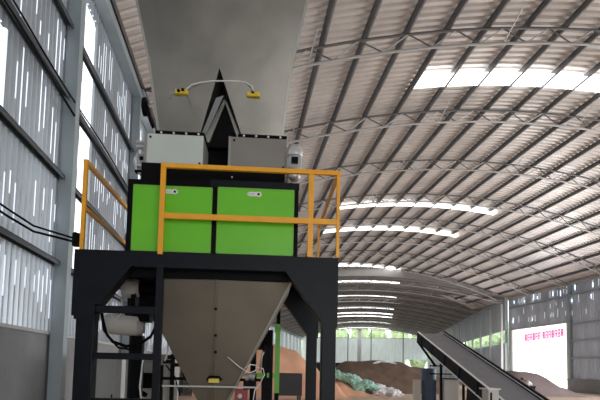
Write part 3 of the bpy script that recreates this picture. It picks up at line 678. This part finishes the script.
mb = MB(); mb.box((-.62,-.3,.3),(.62,-.26,1.33)); mb.box((-.62,.7,.3),(.62,.74,1.33)); mb.box((-.62,-.26,.3),(-.58,.7,1.33)); mb.box((.58,-.26,.3),(.62,.7,1.33)); mb.box((-.62,-.3,.26),(.62,.74,.3)); mb.build('tub', M['crate'], bn)
for x in (-.58,.5):
    for y in (-.26,.62): B((x,y,0),(x+.08,y+.08,.26)).build('leg', M['crate'], bn)

# ------------------------------------------------------------ stooping worker beyond the conveyor
def skin(name, pts, edges, radii, mt, parent, root=0):
    me = bpy.data.meshes.new(name); me.from_pydata(pts, edges, []); me.materials.append(mt)
    o = bpy.data.objects.new(name, me); COL.objects.link(o); o.parent = parent
    sk = o.modifiers.new('skin', 'SKIN'); sk.use_smooth_shade = True
    ld = me.skin_vertices[0].data
    for i, r_ in enumerate(radii): ld[i].radius = (r_, r_) if not isinstance(r_, tuple) else r_; ld[i].use_root = (i == root)
    o.modifiers.new('sub', 'SUBSURF').levels = 2; o.modifiers['sub'].render_levels = 2
    return o
pr = thing('person', 'person in pale blue shirt and dark trousers bending over beyond the conveyor', 'person', (15.05, 24.6, 0), 0)
pel = (.10,0,.84)
body = [pel,(.0,0,1.0),(-.12,0,1.13),(-.2,0,1.2),(-.27,0,1.2),(-.33,0,1.2),
        (.10,.1,.80),(.02,.12,.45),(.10,.12,.08),(-.04,.13,.04),(.10,-.1,.80),(.0,-.12,.45),(.08,-.12,.08),(-.06,-.13,.04),
        (-.15,.18,1.14),(-.22,.22,.9),(-.34,.18,.72),(-.40,.16,.66),(-.15,-.18,1.14),(-.22,-.22,.9),(-.36,-.18,.74),(-.42,-.16,.68)]
be = [(0,1),(1,2),(2,3),(3,4),(4,5),(0,6),(6,7),(7,8),(8,9),(0,10),(10,11),(11,12),(12,13),(2,14),(14,15),(15,16),(16,17),(2,18),(18,19),(19,20),(20,21)]
br = [.14,.13,.14,.06,.055,.06,.09,.06,.045,.035,.09,.06,.045,.035,.06,.045,.033,.03,.06,.045,.033,.03]
skin('body', body, be, br, M['skin'], pr)
skin('shirt', [(.08,0,.88),(0,0,1.01),(-.12,0,1.14),(-.15,.19,1.14),(-.21,.225,.95),(-.15,-.19,1.14),(-.21,-.225,.95)], [(0,1),(1,2),(2,3),(3,4),(2,5),(5,6)], [.165,.16,.16,.085,.07,.085,.07], M['shirt'], pr)
skin('trousers', [(.11,0,.86),(.10,.1,.80),(.02,.12,.45),(.10,.12,.12),(.10,-.1,.80),(.0,-.12,.45),(.08,-.12,.12)], [(0,1),(1,2),(2,3),(0,4),(4,5),(5,6)], [.155,.115,.085,.075,.115,.085,.075], M['trouser'], pr)
hd = bmesh.new(); bmesh.ops.create_uvsphere(hd, u_segments=20, v_segments=14, radius=1)
for v in hd.verts: v.co = Vector((-.40+v.co.x*.105-(.015 if v.co.x < -.8 and abs(v.co.y) < .3 else 0), v.co.y*.078, 1.20+v.co.z*.12))
me = bpy.data.meshes.new('head'); hd.to_mesh(me); hd.free(); me.materials.append(M['skin']); ho = bpy.data.objects.new('head', me); COL.objects.link(ho); ho.parent = pr
for s in (-1, 1):
    MB().tube([(-.50,s*.03,1.215),(-.507,s*.03,1.215)], .012, 8).build('eye', M['hair'], ho); MB().tube([(-.39,s*.075,1.2),(-.39,s*.09,1.2)], [.03,.022], 8).build('ear', M['skin'], ho)
MB().tube([(-.5,0,1.2),(-.525,0,1.185),(-.5,0,1.175)], [.012,.016,.01], 8).build('nose', M['skin'], ho)
B((-.502,-.025,1.145),(-.495,.025,1.152)).build('mouth', M['red'], ho)
hd = bmesh.new(); bmesh.ops.create_uvsphere(hd, u_segments=20, v_segments=14, radius=1)
for v in hd.verts: v.co = Vector((-.385+v.co.x*.108, v.co.y*.085, 1.225+max(v.co.z, -.45)*.118))
me = bpy.data.meshes.new('hair'); hd.to_mesh(me); hd.free(); me.materials.append(M['hair']); h2 = bpy.data.objects.new('hair', me); COL.objects.link(h2); h2.parent = pr
for s in (-1, 1):
    bx, bz = (-.40, .66) if s > 0 else (-.42, .68)
    for k in range(4): MB().tube([(bx,s*.16+(k-1.5)*.018,bz),(bx-.04,s*.16+(k-1.5)*.02,bz-.035),(bx-.055,s*.16+(k-1.5)*.02,bz-.07-.008*(k in (1,2)))], [.011,.009,.006], 6).build('finger', M['skin'], pr)
    MB().tube([(bx+.02,s*.13,bz),(bx-.01,s*.115,bz-.03),(bx-.03,s*.11,bz-.05)], [.012,.010,.007], 6).build('thumb', M['skin'], pr)
